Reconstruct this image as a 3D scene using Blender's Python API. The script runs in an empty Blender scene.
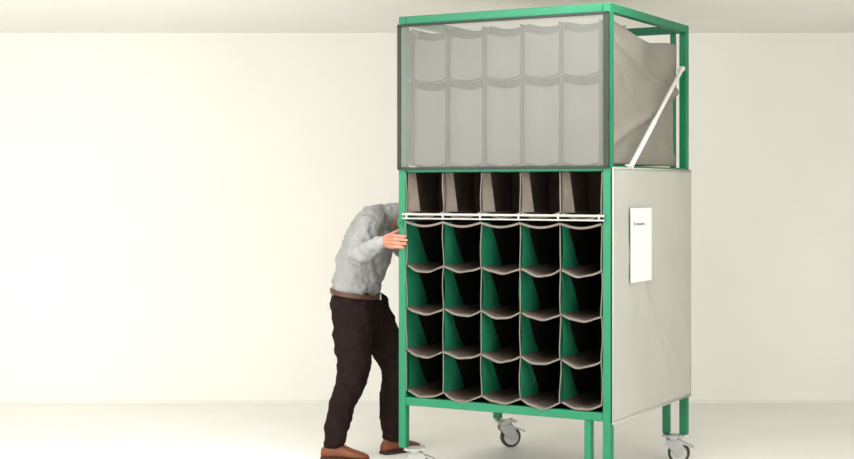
import bpy, bmesh, math, random
from mathutils import Vector, Matrix, noise
random.seed(4)
S=bpy.context.scene
S.view_settings.view_transform='Standard'
S.view_settings.look='None'
S.view_settings.exposure=0.0

# ------------------------------------------------------------ materials
def s2l(c):
    return tuple(((v/255)/12.92 if v/255<=0.04045 else (((v/255)+0.055)/1.055)**2.4) for v in c)+(1,)
def mat(name,rgb,rough=0.7,metal=0.0,var=0.06,scale=6.0,bump=0.0,bscale=60,trans=0.0,spec=.5):
    m=bpy.data.materials.new(name); m.use_nodes=True
    nt=m.node_tree; N=nt.nodes; L=nt.links
    b=N['Principled BSDF']; out=N['Material Output']
    b.inputs['Roughness'].default_value=rough; b.inputs['Metallic'].default_value=metal
    b.inputs['Specular IOR Level'].default_value=spec
    tc=N.new('ShaderNodeTexCoord')
    no=N.new('ShaderNodeTexNoise'); no.inputs['Scale'].default_value=scale; no.inputs['Detail'].default_value=4
    L.new(tc.outputs['Object'],no.inputs['Vector'])
    r=N.new('ShaderNodeValToRGB')
    c=s2l(rgb)
    r.color_ramp.elements[0].color=tuple(min(1,v*(1-var)) for v in c[:3])+(1,)
    r.color_ramp.elements[1].color=tuple(min(1,v*(1+var)) for v in c[:3])+(1,)
    r.color_ramp.elements[0].position=.3; r.color_ramp.elements[1].position=.7
    L.new(no.outputs['Fac'],r.inputs['Fac']); L.new(r.outputs['Color'],b.inputs['Base Color'])
    if bump>0:
        n2=N.new('ShaderNodeTexNoise'); n2.inputs['Scale'].default_value=bscale
        L.new(tc.outputs['Object'],n2.inputs['Vector'])
        bp=N.new('ShaderNodeBump'); bp.inputs['Strength'].default_value=bump; bp.inputs['Distance'].default_value=.01
        L.new(n2.outputs['Fac'],bp.inputs['Height']); L.new(bp.outputs['Normal'],b.inputs['Normal'])
    if trans>0:
        t=N.new('ShaderNodeBsdfTransparent'); mx=N.new('ShaderNodeMixShader'); mx.inputs[0].default_value=trans
        L.new(b.outputs[0],mx.inputs[1]); L.new(t.outputs[0],mx.inputs[2]); L.new(mx.outputs[0],out.inputs[0])
    return m
M_wall=mat('wall_paint',(237,235,228),.9,var=.015,scale=1.2)
M_ceil=mat('ceiling_paint',(240,238,232),.9,var=.015,scale=1.0)
M_floor=mat('floor_paint',(242,241,236),.5,var=.02,scale=2.0,bump=.05)
M_base=mat('trim_paint',(228,227,221),.6,var=.01)
M_green=mat('green_powder_coat',(14,112,76),.42,var=.05,scale=9,spec=.35)
M_dgreen=mat('dark_edge_binding',(50,56,51),.7,var=.1,spec=.2)
M_mesh=mat('grey_mesh_screen',(128,128,123),.9,var=.03,scale=5,trans=.44,spec=.15)
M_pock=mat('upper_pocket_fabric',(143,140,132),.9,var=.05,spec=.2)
M_pockd=mat('upper_pocket_dark_fabric',(66,63,57),.9,var=.06,spec=.2)  # darker fabric of the lips, pocket floors and dividers
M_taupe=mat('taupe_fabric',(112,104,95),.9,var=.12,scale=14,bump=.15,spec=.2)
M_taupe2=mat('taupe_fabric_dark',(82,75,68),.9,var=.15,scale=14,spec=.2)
M_black=mat('black_cloth_and_shade',(27,24,22),.9,var=.2,scale=10,spec=.15)  # black cloth; also painted as shade on the green pocket walls
M_brown=mat('brown_lining',(74,62,54),.9,var=.2,scale=10,spec=.15)
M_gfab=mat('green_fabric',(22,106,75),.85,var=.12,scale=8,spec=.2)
M_cover=mat('light_grey_cover',(172,171,163),.8,var=.03,scale=3,bump=.06,bscale=20,spec=.25)
M_drape=mat('grey_drape',(130,127,117),.85,var=.06,scale=5,spec=.2)
M_alu=mat('aluminium',(168,167,160),.4,metal=.2,var=.03)
M_strut=mat('white_strut',(200,200,196),.5,var=.02)
M_steel=mat('zinc_plated_steel',(170,171,168),.4,metal=.6,var=.06,scale=20)
M_tyre=mat('grey_rubber',(50,50,50),.7,var=.08)
M_hub=mat('nylon_hub',(190,189,182),.5,var=.04)
M_paper=mat('paper',(222,222,219),.6,var=.01)
M_pvc=mat('pouch_plastic',(216,216,213),.4,var=.01)
M_ink=mat('ink',(130,138,144),.7)
M_sweat=mat('grey_knit',(146,146,145),.95,var=.06,scale=12,bump=.25,bscale=160,spec=.15)
M_trou=mat('dark_brown_cloth',(33,23,21),.95,var=.14,scale=14,bump=.15,bscale=120,spec=.1)
M_belt=mat('brown_leather',(78,46,32),.5,var=.1)
M_shoe=mat('tan_leather',(112,62,38),.45,var=.12,scale=20,spec=.3)
M_sole=mat('sole_rubber',(44,31,24),.8)
M_skin=mat('skin',(172,120,100),.55,var=.04,scale=14,spec=.3)
M_hair=mat('hair',(40,27,21),.8,var=.25,scale=70,bump=.5,bscale=150,spec=.2)
M_eye=mat('eye_white',(225,222,218),.3,var=.01)
M_iris=mat('iris',(60,45,35),.2)
M_lip=mat('lips',(150,86,76),.5)

# ------------------------------------------------------------ helpers
def link(o,parent=None):
    S.collection.objects.link(o)
    if parent: o.parent=parent
    return o
def meshobj(name,verts,faces,mats,parent=None,fm=None,smooth=False):
    me=bpy.data.meshes.new(name); me.from_pydata([tuple(v) for v in verts],[],faces); me.update()
    if not isinstance(mats,(list,tuple)): mats=[mats]
    for m in mats: me.materials.append(m)
    if fm:
        for p,i in zip(me.polygons,fm): p.material_index=i
    if smooth:
        for p in me.polygons: p.use_smooth=True
    return link(bpy.data.objects.new(name,me),parent)
class B:
    """mesh accumulator"""
    def __init__(s): s.v=[];s.f=[];s.m=[]
    def add(s,vs,fs,mi=0):
        o=len(s.v); s.v+= [tuple(v) for v in vs]; s.f+=[tuple(i+o for i in f) for f in fs]; s.m+=[mi]*len(fs)
    def box(s,a,b,mi=0):
        x0,y0,z0=a;x1,y1,z1=b
        s.add([(x0,y0,z0),(x1,y0,z0),(x1,y1,z0),(x0,y1,z0),(x0,y0,z1),(x1,y0,z1),(x1,y1,z1),(x0,y1,z1)],
              [(0,3,2,1),(4,5,6,7),(0,1,5,4),(1,2,6,5),(2,3,7,6),(3,0,4,7)],mi)
    def cyl(s,p,q,r,mi=0,n=16,r2=None):
        p=Vector(p);q=Vector(q);d=(q-p).normalized(); r2=r if r2 is None else r2
        u=d.orthogonal().normalized(); w=d.cross(u)
        vs=[];
        for c,rr in ((p,r),(q,r2)):
            for i in range(n):
                a=2*math.pi*i/n; vs.append(c+u*rr*math.cos(a)+w*rr*math.sin(a))
        fs=[(i,(i+1)%n,n+(i+1)%n,n+i) for i in range(n)]+[tuple(range(n-1,-1,-1)),tuple(range(n,2*n))]
        s.add(vs,fs,mi)
    def grid(s,fn,nu,nv,mi=0):
        vs=[fn(i/nu,j/nv) for j in range(nv+1) for i in range(nu+1)]
        fs=[(j*(nu+1)+i,j*(nu+1)+i+1,(j+1)*(nu+1)+i+1,(j+1)*(nu+1)+i) for j in range(nv) for i in range(nu)]
        s.add(vs,fs,mi)
    def ellipsoid(s,c,r,rot=None,n=20,mi=0):
        vs=[];fs=[];h=n//2
        R=rot or Matrix.Identity(3)
        for j in range(h+1):
            t=math.pi*j/h
            for i in range(n):
                a=2*math.pi*i/n
                vs.append(Vector(c)+R@Vector((r[0]*math.sin(t)*math.cos(a),r[1]*math.sin(t)*math.sin(a),r[2]*math.cos(t))))
        for j in range(h):
            for i in range(n):
                fs.append((j*n+i,(j+1)*n+i,(j+1)*n+(i+1)%n,j*n+(i+1)%n))
        s.add(vs,fs,mi)
    def tube(s,pts,rad,side=(0,1,0),mi=0,n=20,sub=4,cap=True):
        """lofted tapering tube, rad = list of (side radius, other radius)"""
        P=[Vector(p) for p in pts]; R=[(r,r) if not isinstance(r,tuple) else r for r in rad]
        def cr(a,b,c,d,t): return .5*((2*b)+(c-a)*t+(2*a-5*b+4*c-d)*t*t+(3*b-a-3*c+d)*t**3)
        Q=[];T=[]
        k=len(P)
        for i in range(k-1):
            a=P[max(i-1,0)];b=P[i];c=P[i+1];d=P[min(i+2,k-1)]
            for j in range(sub):
                t=j/sub; Q.append(cr(a,b,c,d,t))
                ts=t
                T.append((R[i][0]*(1-ts)+R[i+1][0]*ts,R[i][1]*(1-ts)+R[i+1][1]*ts))
        Q.append(P[-1]);T.append(R[-1])
        rings=[]
        side=Vector(side)
        for i,(q,t) in enumerate(zip(Q,T)):
            d=(Q[min(i+1,len(Q)-1)]-Q[max(i-1,0)]).normalized()
            u=(side-d*side.dot(d)).normalized(); w=d.cross(u)
            rings.append((q,u,w,t,d))
        if cap:
            q,u,w,t,d=rings[0]; m=min(t)
            pre=[(q-d*m*math.sin(a),u,w,(t[0]*math.cos(a),t[1]*math.cos(a)),d) for a in (1.45,1.1,.75,.4)]
            q,u,w,t,d=rings[-1]; m=min(t)
            post=[(q+d*m*math.sin(a),u,w,(t[0]*math.cos(a),t[1]*math.cos(a)),d) for a in (.4,.75,1.1,1.45)]
            rings=pre+rings+post
        vs=[];fs=[]
        for q,u,w,t,d in rings:
            for i in range(n):
                a=2*math.pi*i/n; vs.append(q+u*t[0]*math.cos(a)+w*t[1]*math.sin(a))
        for j in range(len(rings)-1):
            for i in range(n):
                fs.append((j*n+i,j*n+(i+1)%n,(j+1)*n+(i+1)%n,(j+1)*n+i))
        fs+=[tuple(range(n-1,-1,-1)),tuple(range((len(rings)-1)*n,len(rings)*n))]
        s.add(vs,fs,mi)
    def obj(s,name,mats,parent=None,smooth=False,bevel=0,solid=0):
        o=meshobj(name,s.v,s.f,mats,parent,s.m,smooth)
        if solid:
            m=o.modifiers.new('s','SOLIDIFY'); m.thickness=solid; m.offset=0
        if bevel:
            m=o.modifiers.new('b','BEVEL'); m.width=bevel; m.segments=2; m.limit_method='ANGLE'
        return o
def fuse(o,vox,smooth=4,folds=0,fsize=.1):
    m=o.modifiers.new('r','REMESH'); m.mode='VOXEL'; m.voxel_size=vox; m.use_smooth_shade=True
    m=o.modifiers.new('s','SMOOTH'); m.factor=.5; m.iterations=smooth
    if folds:
        t=bpy.data.textures.new(o.name+'_folds','CLOUDS'); t.noise_scale=fsize; t.noise_depth=2
        d=o.modifiers.new('d','DISPLACE'); d.texture=t; d.strength=folds; d.mid_level=.5; d.texture_coords='LOCAL'
    return o

# ------------------------------------------------------------ room
XL,XR,YF,YB,ZC=-5.0,5.0,-1.5,10.87,2.78
def slab(name,a,b,m):
    k=B(); k.box(a,b); return k.obj(name,m)
slab('floor',(XL-.1,YF,-.1),(XR+.1,YB+.1,0),M_floor)
slab('wall_back',(XL-.1,YB,0),(XR+.1,YB+.1,ZC),M_wall)
slab('wall_left',(XL-.1,YF,0),(XL,YB,ZC),M_wall)
slab('wall_right',(XR,YF,0),(XR+.1,YB,ZC),M_wall)
slab('ceiling',(XL-.1,YF,ZC),(XR+.1,YB+.1,ZC+.1),M_ceil)
slab('baseboard_back',(XL,YB-.008,0),(XR,YB,.022),M_base)

# ------------------------------------------------------------ rack
FL=Vector((-.158,8.04,0)); ux=Vector((.872,-.4896,0)).normalized(); uy=Vector((-ux.y,ux.x,0))
W,D,H=1.262,1.21,2.562
ZM=1.713; ZB=.408
rack=bpy.data.objects.new('fabric_storage_rack',None); S.collection.objects.link(rack)
rack.matrix_world=Matrix(((ux.x,uy.x,0,FL.x),(ux.y,uy.y,0,FL.y),(0,0,1,0),(0,0,0,1)))
def L2W(a,b,z): return FL+ux*a+uy*b+Vector((0,0,z))
t=.045
k=B()
for (x,y) in ((0,0),(W-t,0),(0,D-t),(W-t,D-t)):
    k.box((x,y,.17),(x+t,y+t,H))
# rails
for z0,z1 in ((H-.045,H),(ZB,ZB+.045)):
    for y in (0,D-t): k.box((t,y,z0),(W-t,y+t,z1))
    for x in (0,W-t): k.box((x,t,z0),(x+t,D-t,z1))
for x in (0,W-t): k.box((x+.005,t,ZM-.02),(x+t-.005,D-t,ZM+.015))
k.box((t,D-t+.005,ZM-.02),(W-t,D-.005,ZM+.015))
k.box((t,.008,ZM-.016),(W-t,t-.008,ZM+.006))
# inner secondary posts/legs
for x in (W-t-.105,):
    k.box((x,.003,.17),(x+.040,.043,ZB)); k.box((x,D-.043,.17),(x+.040,D-.003,ZB))
k.box((W-t-.058,D-.04,ZM),(W-t-.028,D-.01,H-.045))
# latch on the left post
k.box((-.004,-.008,1.395),(.03,.0,1.44)); k.cyl((.012,-.016,1.418),(.012,0,1.418),.008)
cast=[(.075,.05),(W-.08,.045),(.09,D-.05),(W-.08,D-.045)]
k.obj('steel_frame',M_green,rack,bevel=.004)
# light rails
k=B()
k.cyl((.03,-.012,1.466),(W-.03,-.012,1.466),.0065); k.cyl((.03,-.012,1.443),(W-.03,-.012,1.443),.0045)
for i in range(6):
    x=.06+i*(W-.12)/5; k.box((x-.005,-.018,1.438),(x+.005,-.004,1.474))
k.obj('pocket_rail',M_alu,rack,bevel=.002)
# diagonal strut on upper right side
k=B()
k.cyl((W+.008,.26,ZM+.01),(W+.008,D-.14,2.30),.011); k.cyl((W+.008,.26,ZM+.01),(W+.008,.62,1.98),.014)
k.cyl((W-.02,.26,ZM+.01),(W+.02,.26,ZM+.01),.014); k.cyl((W-.02,D-.14,2.30),(W+.02,D-.14,2.30),.014)
k.obj('support_strut',M_strut,rack)

# pockets ------------------------------------------------
X0,X1=.050,W-.050; NC=5; cw=(X1-X0)/NC
def pocket_rows(name,rows,upper=False):
    """rows: list of (ztop,zbot,style)"""
    k=B()
    for ri,(zt,zb,style) in enumerate(rows):
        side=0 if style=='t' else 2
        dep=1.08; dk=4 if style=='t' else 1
        for c in range(NC):
            xa=X0+c*cw; xb=xa+cw; ph=random.random()*6; sg=.026+.014*random.random()
            yo=.004+.012*random.random(); sk=.12*(random.random()-.5)
            def sag(u): return -sg*math.sin(math.pi*min(1,max(0,u+sk*math.sin(math.pi*u)))) if 0<u<1 else 0
            # floor of pocket
            k.grid(lambda u,v:(xa+.003+(cw-.006)*u,yo+.012+v*dep,zb+.004+sag(u)*(1-.3*v)+.006*math.sin(9*u+ph+v*8)*min(1,v*5)),12,10,4)
            # front lip: folded band following the sag
            k.grid(lambda u,v:(xa+.002+(cw-.004)*u,yo-.004-.012*math.sin(math.pi*u)*(1-v)+.006*v,zb+sag(u)+.012*v-.007+.002*math.sin(14*u+ph)),14,3,0)
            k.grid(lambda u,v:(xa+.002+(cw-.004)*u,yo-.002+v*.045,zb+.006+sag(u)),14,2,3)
            # back lining
            k.grid(lambda u,v:(xa+cw*u,(.36 if style=='t' else dep)+.01,zb-.03+(zt-zb+.03)*v),2,2,dk)
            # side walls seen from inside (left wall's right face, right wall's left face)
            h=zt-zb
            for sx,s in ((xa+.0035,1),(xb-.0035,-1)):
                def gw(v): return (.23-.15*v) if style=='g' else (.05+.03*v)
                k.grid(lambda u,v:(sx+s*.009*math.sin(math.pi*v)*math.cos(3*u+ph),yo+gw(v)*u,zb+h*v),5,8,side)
                k.grid(lambda u,v:(sx+s*.009*math.sin(math.pi*v)*math.cos(3+ph)*(1-u),yo+gw(v)+(dep-gw(v))*u,zb+h*v),5,8,dk)  # in green rows, deep shade painted as black past a slanted edge
            if style=='t':
                # folded flap at pocket mouth, dips at the top
                k.grid(lambda u,v:(xa+.004+.050*v*(1-u*.6),yo+.05*v+.004,zb+h*u),8,3,0)
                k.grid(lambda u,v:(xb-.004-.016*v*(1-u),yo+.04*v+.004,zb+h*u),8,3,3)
        for c in range(NC+1):
            x=X0+c*cw; ph=c*1.9+ri
            k.grid(lambda u,v:(x-.003+.006*u+.003*math.sin(4*v+ph),.000+.004*math.sin(5*v+c),zb-.004+(zt-zb)*v),2,10,0)
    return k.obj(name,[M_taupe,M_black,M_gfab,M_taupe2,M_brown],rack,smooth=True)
pocket_rows('pocket_row_top',[(ZM-.018,1.482,'t')])
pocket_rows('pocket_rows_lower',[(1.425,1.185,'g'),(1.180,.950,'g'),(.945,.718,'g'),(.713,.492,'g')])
# sagging hems under the rail
k=B()
for c in range(NC):
    xa=X0+c*cw
    k.grid(lambda u,v:(xa+cw*u,-.004,1.434-(.022*math.sin(math.pi*u)+.004)-.012*v),12,1,0)
k.obj('pocket_top_hem',[M_taupe],rack,solid=.004)
# bottom tray cloth
k=B(); k.box((.05,.02,.445),(W-.05,D-.03,.452)); k.obj('bottom_sheet',[M_black],rack)

# upper pockets behind the mesh
k=B()
XA,XB2=.055,W-.075; cu=(XB2-XA)/NC
for (zt,zb) in ((2.485,2.215),(2.205,1.745)):
    for c in range(NC):
        xa=XA+c*cu
        sag=lambda u:-.020*math.sin(math.pi*u)
        k.grid(lambda u,v:(xa+cu*u,.085+.035*math.sin(math.pi*u),zb+sag(u)+(zt-zb-.035)*v),10,6,0)
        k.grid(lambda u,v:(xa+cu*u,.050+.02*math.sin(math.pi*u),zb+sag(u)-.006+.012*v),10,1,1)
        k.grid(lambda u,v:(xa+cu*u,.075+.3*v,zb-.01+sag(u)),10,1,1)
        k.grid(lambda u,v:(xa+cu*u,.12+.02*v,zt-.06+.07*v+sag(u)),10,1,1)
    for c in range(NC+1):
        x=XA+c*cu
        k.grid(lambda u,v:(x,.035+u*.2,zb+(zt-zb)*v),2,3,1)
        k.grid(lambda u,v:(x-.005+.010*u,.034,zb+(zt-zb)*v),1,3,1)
k.box((.05,.4,1.74),(W-.075,.406,2.49),0)
k.obj('upper_pockets',[M_pock,M_pockd],rack,smooth=True)
# mesh screen and its binding
k=B()
k.grid(lambda u,v:(.012+(W-.024)*u,-.006-.006*math.sin(math.pi*u)*math.sin(math.pi*v),1.722+(2.510-1.722)*v),20,12,0)
k.obj('mesh_front_screen',[M_mesh],rack,smooth=True)
k=B()
k.box((-.002,-.014,1.715),(.018,-.002,2.517)); k.box((W-.036,-.014,1.715),(W-.006,-.002,2.517))
k.box((.0,-.014,2.503),(W-.006,-.002,2.517)); k.box((.0,-.014,1.711),(W-.006,-.002,1.726))
k.obj('screen_binding',[M_dgreen],rack,bevel=.002)

# side cover panels
def cover(name,x,s,y0=.0,y1=D):
    k=B()
    def f(u,v):
        y=y0+(y1-y0)*u; z=ZB-.008+(ZM-ZB+.008)*v
        b=.005*math.sin(2.2*u*math.pi+3*v)+.006*noise.noise(Vector((u*2.2,v*2.2,x)))
        d=abs((u-.25)-(.62-v)*.9); b+=.012*math.exp(-(d/.05)**2)*max(0,math.sin(math.pi*min(1,max(0,v*1.3))))
        d2=abs((u-.5)+(v-.25)*1.3-.2); b+=.010*math.exp(-(d2/.04)**2)*(1-v)
        edge=min(1,min(u,1-u,v,1-v)*14)
        return (x+s*(.010+b*edge*.9),y,z)
    k.grid(f,60,60,0)
    o=k.obj(name,[M_cover],rack,smooth=True,solid=.003)
cover('side_cover_right',W,1)
cover('side_cover_left',0,-1,.10,D)
k=B()
for y in (.004,D-.004): k.cyl((W+.011,y,ZB-.01),(W+.011,y,ZM),.004)
k.cyl((W+.011,.0,ZB-.008),(W+.011,D,ZB-.008),.005); k.cyl((W+.011,.0,ZM),(W+.011,D,ZM),.005)
k.obj('side_cover_hem',[M_cover],rack,smooth=True)
# back cover
k=B(); k.grid(lambda u,v:(W*u,D+.008+.006*math.sin(7*u+2*v),ZB+(ZM-ZB)*v),16,10,0); k.obj('back_cover',[M_cover],rack,smooth=True,solid=.003)

# drape in upper right side
def drape(name,x,s):
    k=B()
    def f(u,v):
        y=.05+(D-.17)*u
        top=2.50-.06*u-.05*math.sin(math.pi*u)**2
        z=1.735+(top-1.735)*v
        b=.010*math.sin(9*u+5*v)*v+.016*noise.noise(Vector((u*3,v*3,3.1)))+.018*math.exp(-((v-(.90-.30*u))/.035)**2)+.018*math.exp(-((v-(.62-.5*(1-u)))/.04)**2)+.012*math.exp(-((v-(.80-.75*u))/.03)**2)
        return (x+s*(b-.010),y,z)
    k.grid(f,60,60,0)
    k.obj(name,[M_drape],rack,smooth=True,solid=.003)
drape('side_drape_right',W-.036,1); drape('side_drape_left',.036,-1)
k=B(); k.grid(lambda u,v:(.05+(W-.17)*u,D-.05,1.74+.72*v),8,8,0); k.obj('upper_back_sheet',[M_drape],rack,solid=.003)

# document pouch
k=B()
px=W+.0215
k.box((px,.22,1.11),(px+.002,.53,1.505),0)
k.box((px+.002,.224,1.114),(px+.0024,.526,1.495),1)
for i,(a,b) in enumerate(((.26,.28),(.29,.42))): k.box((px+.0024,a,1.412),(px+.0028,b,1.424 if i else 1.430),2)
k.obj('document_pouch',[M_pvc,M_paper,M_ink],rack)

# casters
def caster(i,x,y,ang):
    k=B(); R=.064
    k.box((-.062,-.052,.160),(.062,.052,.168),0)
    k.cyl((0,0,.142),(0,0,.160),.040,0,20)
    for (a,b) in ((-.048,-.038),(.048,-.038),(-.048,.038),(.048,.038)): k.cyl((a,b,.156),(a,b,.174),.008,0,6)
    for sgn in (-1,1):
        yy=sgn*.030
        pr=[(-.042,.142),(.042,.142),(.060,.105),(.056,.050),(.028,.040),(-.012,.080),(-.042,.115)]
        vs=[(p[0],yy-.002,p[1]) for p in pr]+[(p[0],yy+.002,p[1]) for p in pr]; n=len(pr)
        k.add(vs,[tuple(range(n)),tuple(range(2*n-1,n-1,-1))]+[(j,n+j,n+(j+1)%n,(j+1)%n) for j in range(n)],0)
    k.box((-.042,-.032,.136),(.042,.032,.143),0)
    prof=[(.0,.012),(.018,.014),(.020,.020),(.045,.018),(.048,.022),(.058,.021),(R,.013)]
    prof2=[(r,-w) for r,w in prof[::-1]]; pp=prof+prof2; n=28
    vs=[];fs=[];ms=[]
    for r,w in pp:
        for a in range(n): vs.append((.032+max(r,.0005)*math.cos(2*math.pi*a/n),w,R+max(r,.0005)*math.sin(2*math.pi*a/n)))
    o=len(k.v)
    for j in range(len(pp)-1):
        for a in range(n): fs.append((j*n+a,j*n+(a+1)%n,(j+1)*n+(a+1)%n,(j+1)*n+a)); ms.append(1 if 4<=j<=8 else 2)
    k.v+=vs; k.f+=[tuple(q+o for q in f) for f in fs]; k.m+=ms
    k.cyl((.032,-.037,R),(.032,.037,R),.010,0,12)
    k.add([(.04,-.030,.134),(.04,.030,.134),(.118,.034,.104),(.118,-.034,.104),(.04,-.030,.122),(.04,.030,.122),(.118,.034,.094),(.118,-.034,.094)],
          [(0,1,2,3),(7,6,5,4),(0,4,5,1),(1,5,6,2),(2,6,7,3),(3,7,4,0)],0)
    o=k.obj('caster_%d'%i,[M_steel,M_tyre,M_hub],rack,bevel=.001)
    o.location=(x,y,0); o.rotation_euler=(0,0,ang)
for i,((x,y),a) in enumerate(zip(cast,(.6,-2.2,.75,.3))): caster(i+1,x,y,a)

# ------------------------------------------------------------ man
man=bpy.data.objects.new('man_pushing_rack',None); S.collection.objects.link(man)
sd=Vector((.22,.975,0)).normalized()    # shoulder axis
fw=Vector((.975,-.22,0))
# sweater
k=B()
k.tube([(-.425,8.62,1.01),(-.41,8.62,1.08),(-.375,8.62,1.20),(-.335,8.625,1.32),(-.292,8.63,1.41),(-.225,8.63,1.455)],
       [(.170,.140),(.174,.148),(.180,.152),(.187,.146),(.152,.116),(.072,.066)],side=sd)
shR=Vector((-.325,8.475,1.405)); elR=Vector((-.405,8.29,1.225)); wrR=L2W(-.125,.05,1.312)
k.tube([(-.29,8.60,1.40),shR,(shR+elR)/2+Vector((-.008,0,0)),elR,(elR*.55+wrR*.45),elR*.12+wrR*.88],[.085,.076,.065,.058,.051,.038],side=(0,0,1))
shL=Vector((-.245,8.79,1.40)); elL=Vector((-.13,8.93,1.21)); wrL=L2W(-.115,.62,1.33)
k.tube([(-.28,8.66,1.39),shL,(shL+elL)/2,elL,(elL+wrL)/2,elL*.12+wrL*.88],[.085,.074,.062,.054,.046,.037],side=(0,0,1))
fuse(k.obj('sweater',[M_sweat],man,smooth=True),.009,3,folds=.036,fsize=.055)
# ribbed cuffs
k=B()
for e,w in ((elR,wrR),(elL,wrL)):
    k.tube([e*.16+w*.84,e*.05+w*.95],[.038,.035],side=(0,0,1),sub=3)
fuse(k.obj('sweater_cuffs',[M_sweat],man,smooth=True),.006,2)
# collar
k=B(); k.tube([(-.235,8.63,1.440),(-.185,8.628,1.466)],[(.072,.066),(.062,.060)],side=sd,sub=3); 
fuse(k.obj('sweater_neckband',[M_sweat],man,smooth=True),.008,2)
# trousers
k=B()
k.tube([(-.425,8.62,.99),(-.425,8.62,.93),(-.415,8.62,.87)],[(.162,.134),(.176,.152),(.155,.145)],side=sd)
hR=Vector((-.430,8.54,.90)); kR=Vector((-.440,8.53,.50)); aR=Vector((-.550,8.575,.115))
hL=Vector((-.355,8.70,.89)); kL=Vector((-.190,8.74,.53)); aL=Vector((-.210,8.80,.115))
for h,kn,a in ((hR,kR,aR),(hL,kL,aL)):
    k.tube([h,(h*.55+kn*.45),kn,(kn*.5+a*.5)+Vector((-.012,0,0)),a],[(.104,.132),(.100,.118),(.080,.092),(.069,.076),(.061,.067)],side=(.1,1,0),cap=True)
fuse(k.obj('trousers',[M_trou],man,smooth=True),.010,3,folds=.034,fsize=.06)
# belt
k=B()
n=40; c=Vector((-.4245,8.62,.985))
for i in range(n):
    a=2*math.pi*i/n
    for r,z in ((1.0,-.013),(1.0,.013),(.94,.013),(.94,-.013)):
        k.v.append(tuple(c+sd*.180*r*math.cos(a)+fw*.151*r*math.sin(a)+Vector((0,0,z-.04*math.sin(a)*.5))))
for i in range(n):
    for j in range(4): k.f.append((i*4+j,((i+1)%n)*4+j,((i+1)%n)*4+(j+1)%4,i*4+(j+1)%4)); k.m.append(0)
bc=c+fw*.153+Vector((0,0,-.02)); k.box((bc.x-.004,bc.y-.022,bc.z-.016),(bc.x+.004,bc.y+.022,bc.z+.016),1)
k.obj('belt',[M_belt,M_steel],man,smooth=False)
# shoes
def shoe(name,ank,d):
    d=Vector(d).normalized(); s=Vector((-d.y,d.x,0)); o=Vector((ank.x,ank.y,0))-d*.075
    st=[(0,.026,.070),(.015,.034,.085),(.05,.038,.105),(.09,.038,.112),(.13,.040,.092),(.18,.047,.072),(.22,.047,.060),(.255,.040,.050),(.278,.024,.040),(.288,.010,.030)]
    k=B(); n=16
    for (l,w,h) in st:
        for i in range(n):
            a=2*math.pi*i/n; ca,sa=math.cos(a),math.sin(a)
            x=w*math.copysign(abs(ca)**.8,ca); z=(.014+ (h-.014)*(.35+.65*sa) if sa>0 else .014+(h-.014)*.35*(1+sa))
            k.v.append(tuple(o+d*l+s*x+Vector((0,0,z))))
    m=len(st)
    for j in range(m-1):
        for i in range(n): k.f.append((j*n+i,(j+1)*n+i,(j+1)*n+(i+1)%n,j*n+(i+1)%n)); k.m.append(0)
    k.f+=[tuple(range(n)),tuple(range((m-1)*n,m*n))[::-1]]; k.m+=[0,0]
    outl=[(l,w+.004) for l,w,h in st]+[(.293,.003)]
    pts=[(l,w) for l,w in outl]+[(l,-w) for l,w in outl[::-1]]
    q=len(pts); lo=[o+d*(l-.002)+s*w for l,w in pts]
    k.add([p+Vector((0,0,.001)) for p in lo]+[p+Vector((0,0,.018)) for p in lo],
          [tuple(range(q))[::-1],tuple(range(q,2*q))]+[(i,(i+1)%q,q+(i+1)%q,q+i) for i in range(q)],1)
    for i in range(4):
        l=.105+i*.018; h=.108-i*.010
        k.cyl(o+d*l+s*-.018+Vector((0,0,h)),o+d*(l+.004)+s*.018+Vector((0,0,h)),.0025,1,6)
    k.obj(name,[M_shoe,M_sole],man,smooth=True)
shoe('shoe_right',aR,(.90,-.20,0)); shoe('shoe_left',aL,(.75,.60,0))
# right hand gripping the post
def chain(k,pts,r0,r1): 
    n=len(pts); k.tube(pts,[r0+(r1-r0)*i/(n-1) for i in range(n)],side=(0,0,1),n=12,sub=4)
k=B()
k.tube([elR*.15+wrR*.85,wrR,L2W(-.095,.035,1.312)],[(.027,.022),(.028,.021),(.034,.020)],side=(0,0,1),n=16)
zs=[1.346,1.325,1.304,1.284]; ln=[.050,.058,.052,.036]
for i,(z,l) in enumerate(zip(zs,ln)):
    zz=1.312+(z-1.312)*.7
    chain(k,[L2W(-.11,.043,zz),L2W(-.065,.016,z),L2W(-.030,-.006,z)],.0145,.0115)
    chain(k,[L2W(-.036,-.003,z),L2W(-.016,-.015,z),L2W(.012,-.0125,z-.001),L2W(l-.016,-.010,z-.002),L2W(l,-.0085,z-.003)],.0100,.0078)
chain(k,[L2W(-.105,.045,1.325),L2W(-.070,.048,1.352),L2W(-.035,.045,1.368),L2W(-.011,.036,1.378)],.0145,.0095)
fuse(k.obj('hand_right',[M_skin],man,smooth=True),.0028,2)
# left hand flat against the side of the rack
k=B()
k.tube([elL*.15+wrL*.85,wrL,L2W(-.075,.60,1.34)],[(.027,.022),(.028,.021),(.036,.018)],side=(0,0,1),n=16)
for i,(z,l) in enumerate(zip((1.385,1.363,1.341,1.320),(.070,.080,.074,.056))):
    zz=1.345+(z-1.345)*.7
    chain(k,[L2W(-.09,.605,zz),L2W(-.055,.575,z),L2W(-.036,.545,z)],.0140,.0115)
    chain(k,[L2W(-.040,.552,z),L2W(-.033,.535,z),L2W(-.029,.520-l*.4,z+.002),L2W(-.028,.520-l,z+.001)],.0098,.0075)
chain(k,[L2W(-.085,.60,1.362),L2W(-.055,.59,1.395),L2W(-.036,.575,1.418),L2W(-.030,.558,1.432)],.014,.0092)
fuse(k.obj('hand_left',[M_skin],man,smooth=True),.0028,2)
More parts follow.
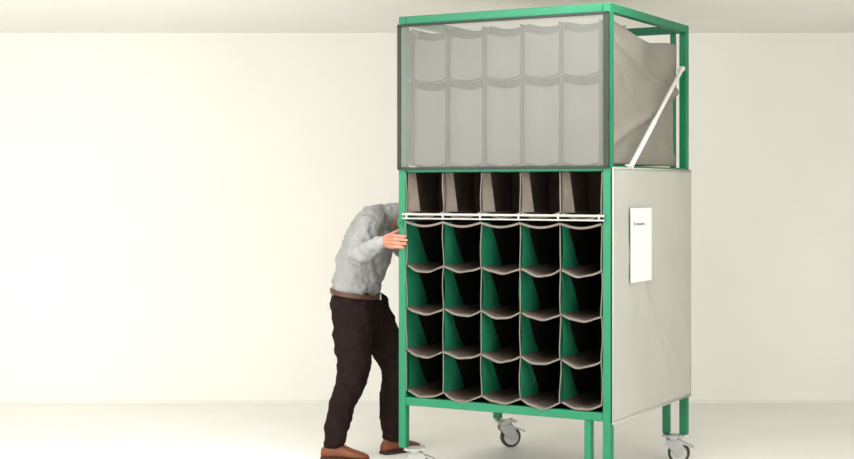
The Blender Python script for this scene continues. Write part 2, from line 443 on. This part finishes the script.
# neck + head (faces +X, tipped forward)
hc=Vector((-.022,8.622,1.545)); Rh=Matrix.Rotation(math.radians(34),3,'Y')
def hp(x,y,z): return hc+Rh@Vector((x,y,z))
k=B()
k.tube([(-.235,8.63,1.415),(-.150,8.627,1.475),hp(-.03,0,-.04)],[.058,.055,.060],side=(0,1,0))
k.ellipsoid(hp(-.012,0,.035),(.098,.076,.088),Rh)
k.ellipsoid(hp(.022,0,-.035),(.066,.060,.078),Rh)
k.ellipsoid(hp(.052,0,-.088),(.030,.032,.026),Rh)      # chin
k.tube([hp(.078,0,.028),hp(.098,0,-.004),hp(.106,0,-.022)],[.009,.012,.014],side=(0,1,0),n=12)  # nose
k.ellipsoid(hp(.094,.012,-.024),(.011,.009,.008),Rh); k.ellipsoid(hp(.094,-.012,-.024),(.011,.009,.008),Rh)
k.ellipsoid(hp(.072,0,.040),(.016,.054,.011),Rh)       # brow
for s in (-1,1):
    k.ellipsoid(hp(.060,s*.036,-.020),(.022,.020,.020),Rh)
    k.ellipsoid(hp(-.008,s*.076,-.002),(.018,.008,.032),Rh@Matrix.Rotation(s*.3,3,'Z'))
fuse(k.obj('head',[M_skin],man,smooth=True),.0055,3)
k=B()
for s in (-1,1):
    k.ellipsoid(hp(.071,s*.031,.012),(.012,.013,.011),Rh,mi=0); k.ellipsoid(hp(.080,s*.031,.011),(.004,.0055,.0055),Rh,mi=1)
k.ellipsoid(hp(.083,0,-.053),(.008,.024,.006),Rh,mi=2); k.ellipsoid(hp(.081,0,-.061),(.008,.020,.006),Rh,mi=2)
k.obj('face_features',[M_eye,M_iris,M_lip],man,smooth=True)
k=B()
k.ellipsoid(hp(-.024,0,.050),(.100,.083,.088),Rh)
k.ellipsoid(hp(-.058,0,-.012),(.058,.070,.078),Rh)
for s in (-1,1): k.ellipsoid(hp(.018,s*.068,.022),(.018,.010,.030),Rh); k.tube([hp(.070,s*.018,.047),hp(.068,s*.046,.046)],[.005,.004],n=8)
k.ellipsoid(hp(.045,0,.092),(.040,.060,.030),Rh)
fuse(k.obj('hair',[M_hair],man,smooth=True),.006,2,folds=.008,fsize=.02)

# ------------------------------------------------------------ lights
def area(name,loc,target,sx,sy,power,col=(1,1,1)):
    l=bpy.data.lights.new(name,'AREA'); l.shape='RECTANGLE'; l.size=sx; l.size_y=sy; l.energy=power; l.color=col
    o=bpy.data.objects.new(name,l); S.collection.objects.link(o); o.location=loc
    o.rotation_euler=(Vector(target)-Vector(loc)).to_track_quat('-Z','Y').to_euler()
    return o
area('softbox_left',(-4.0,4.2,1.7),(-.8,9.6,1.2),2.2,2.0,135,(1,.995,.985))
area('softbox_right',(3.4,3.0,1.9),(1.8,9,1.0),1.8,1.8,85,(1,.995,.985))
area('overhead_fill',(-.2,6.6,2.74),(-.2,6.6,0),3.8,1.8,105,(1,.995,.985))  # unseen overhead fill, added to light the room
w=bpy.data.worlds.new('World'); S.world=w; w.use_nodes=True
w.node_tree.nodes['Background'].inputs[0].default_value=(1,.995,.985,1)
w.node_tree.nodes['Background'].inputs[1].default_value=1.72

# ------------------------------------------------------------ camera
cd=bpy.data.cameras.new('camera'); cam=bpy.data.objects.new('camera',cd); S.collection.objects.link(cam)
cam.location=(0,0,1.6); cam.rotation_euler=(math.radians(90),0,0)
cd.sensor_width=36; cd.lens=61.0; cd.shift_y=-.04625
S.camera=cam
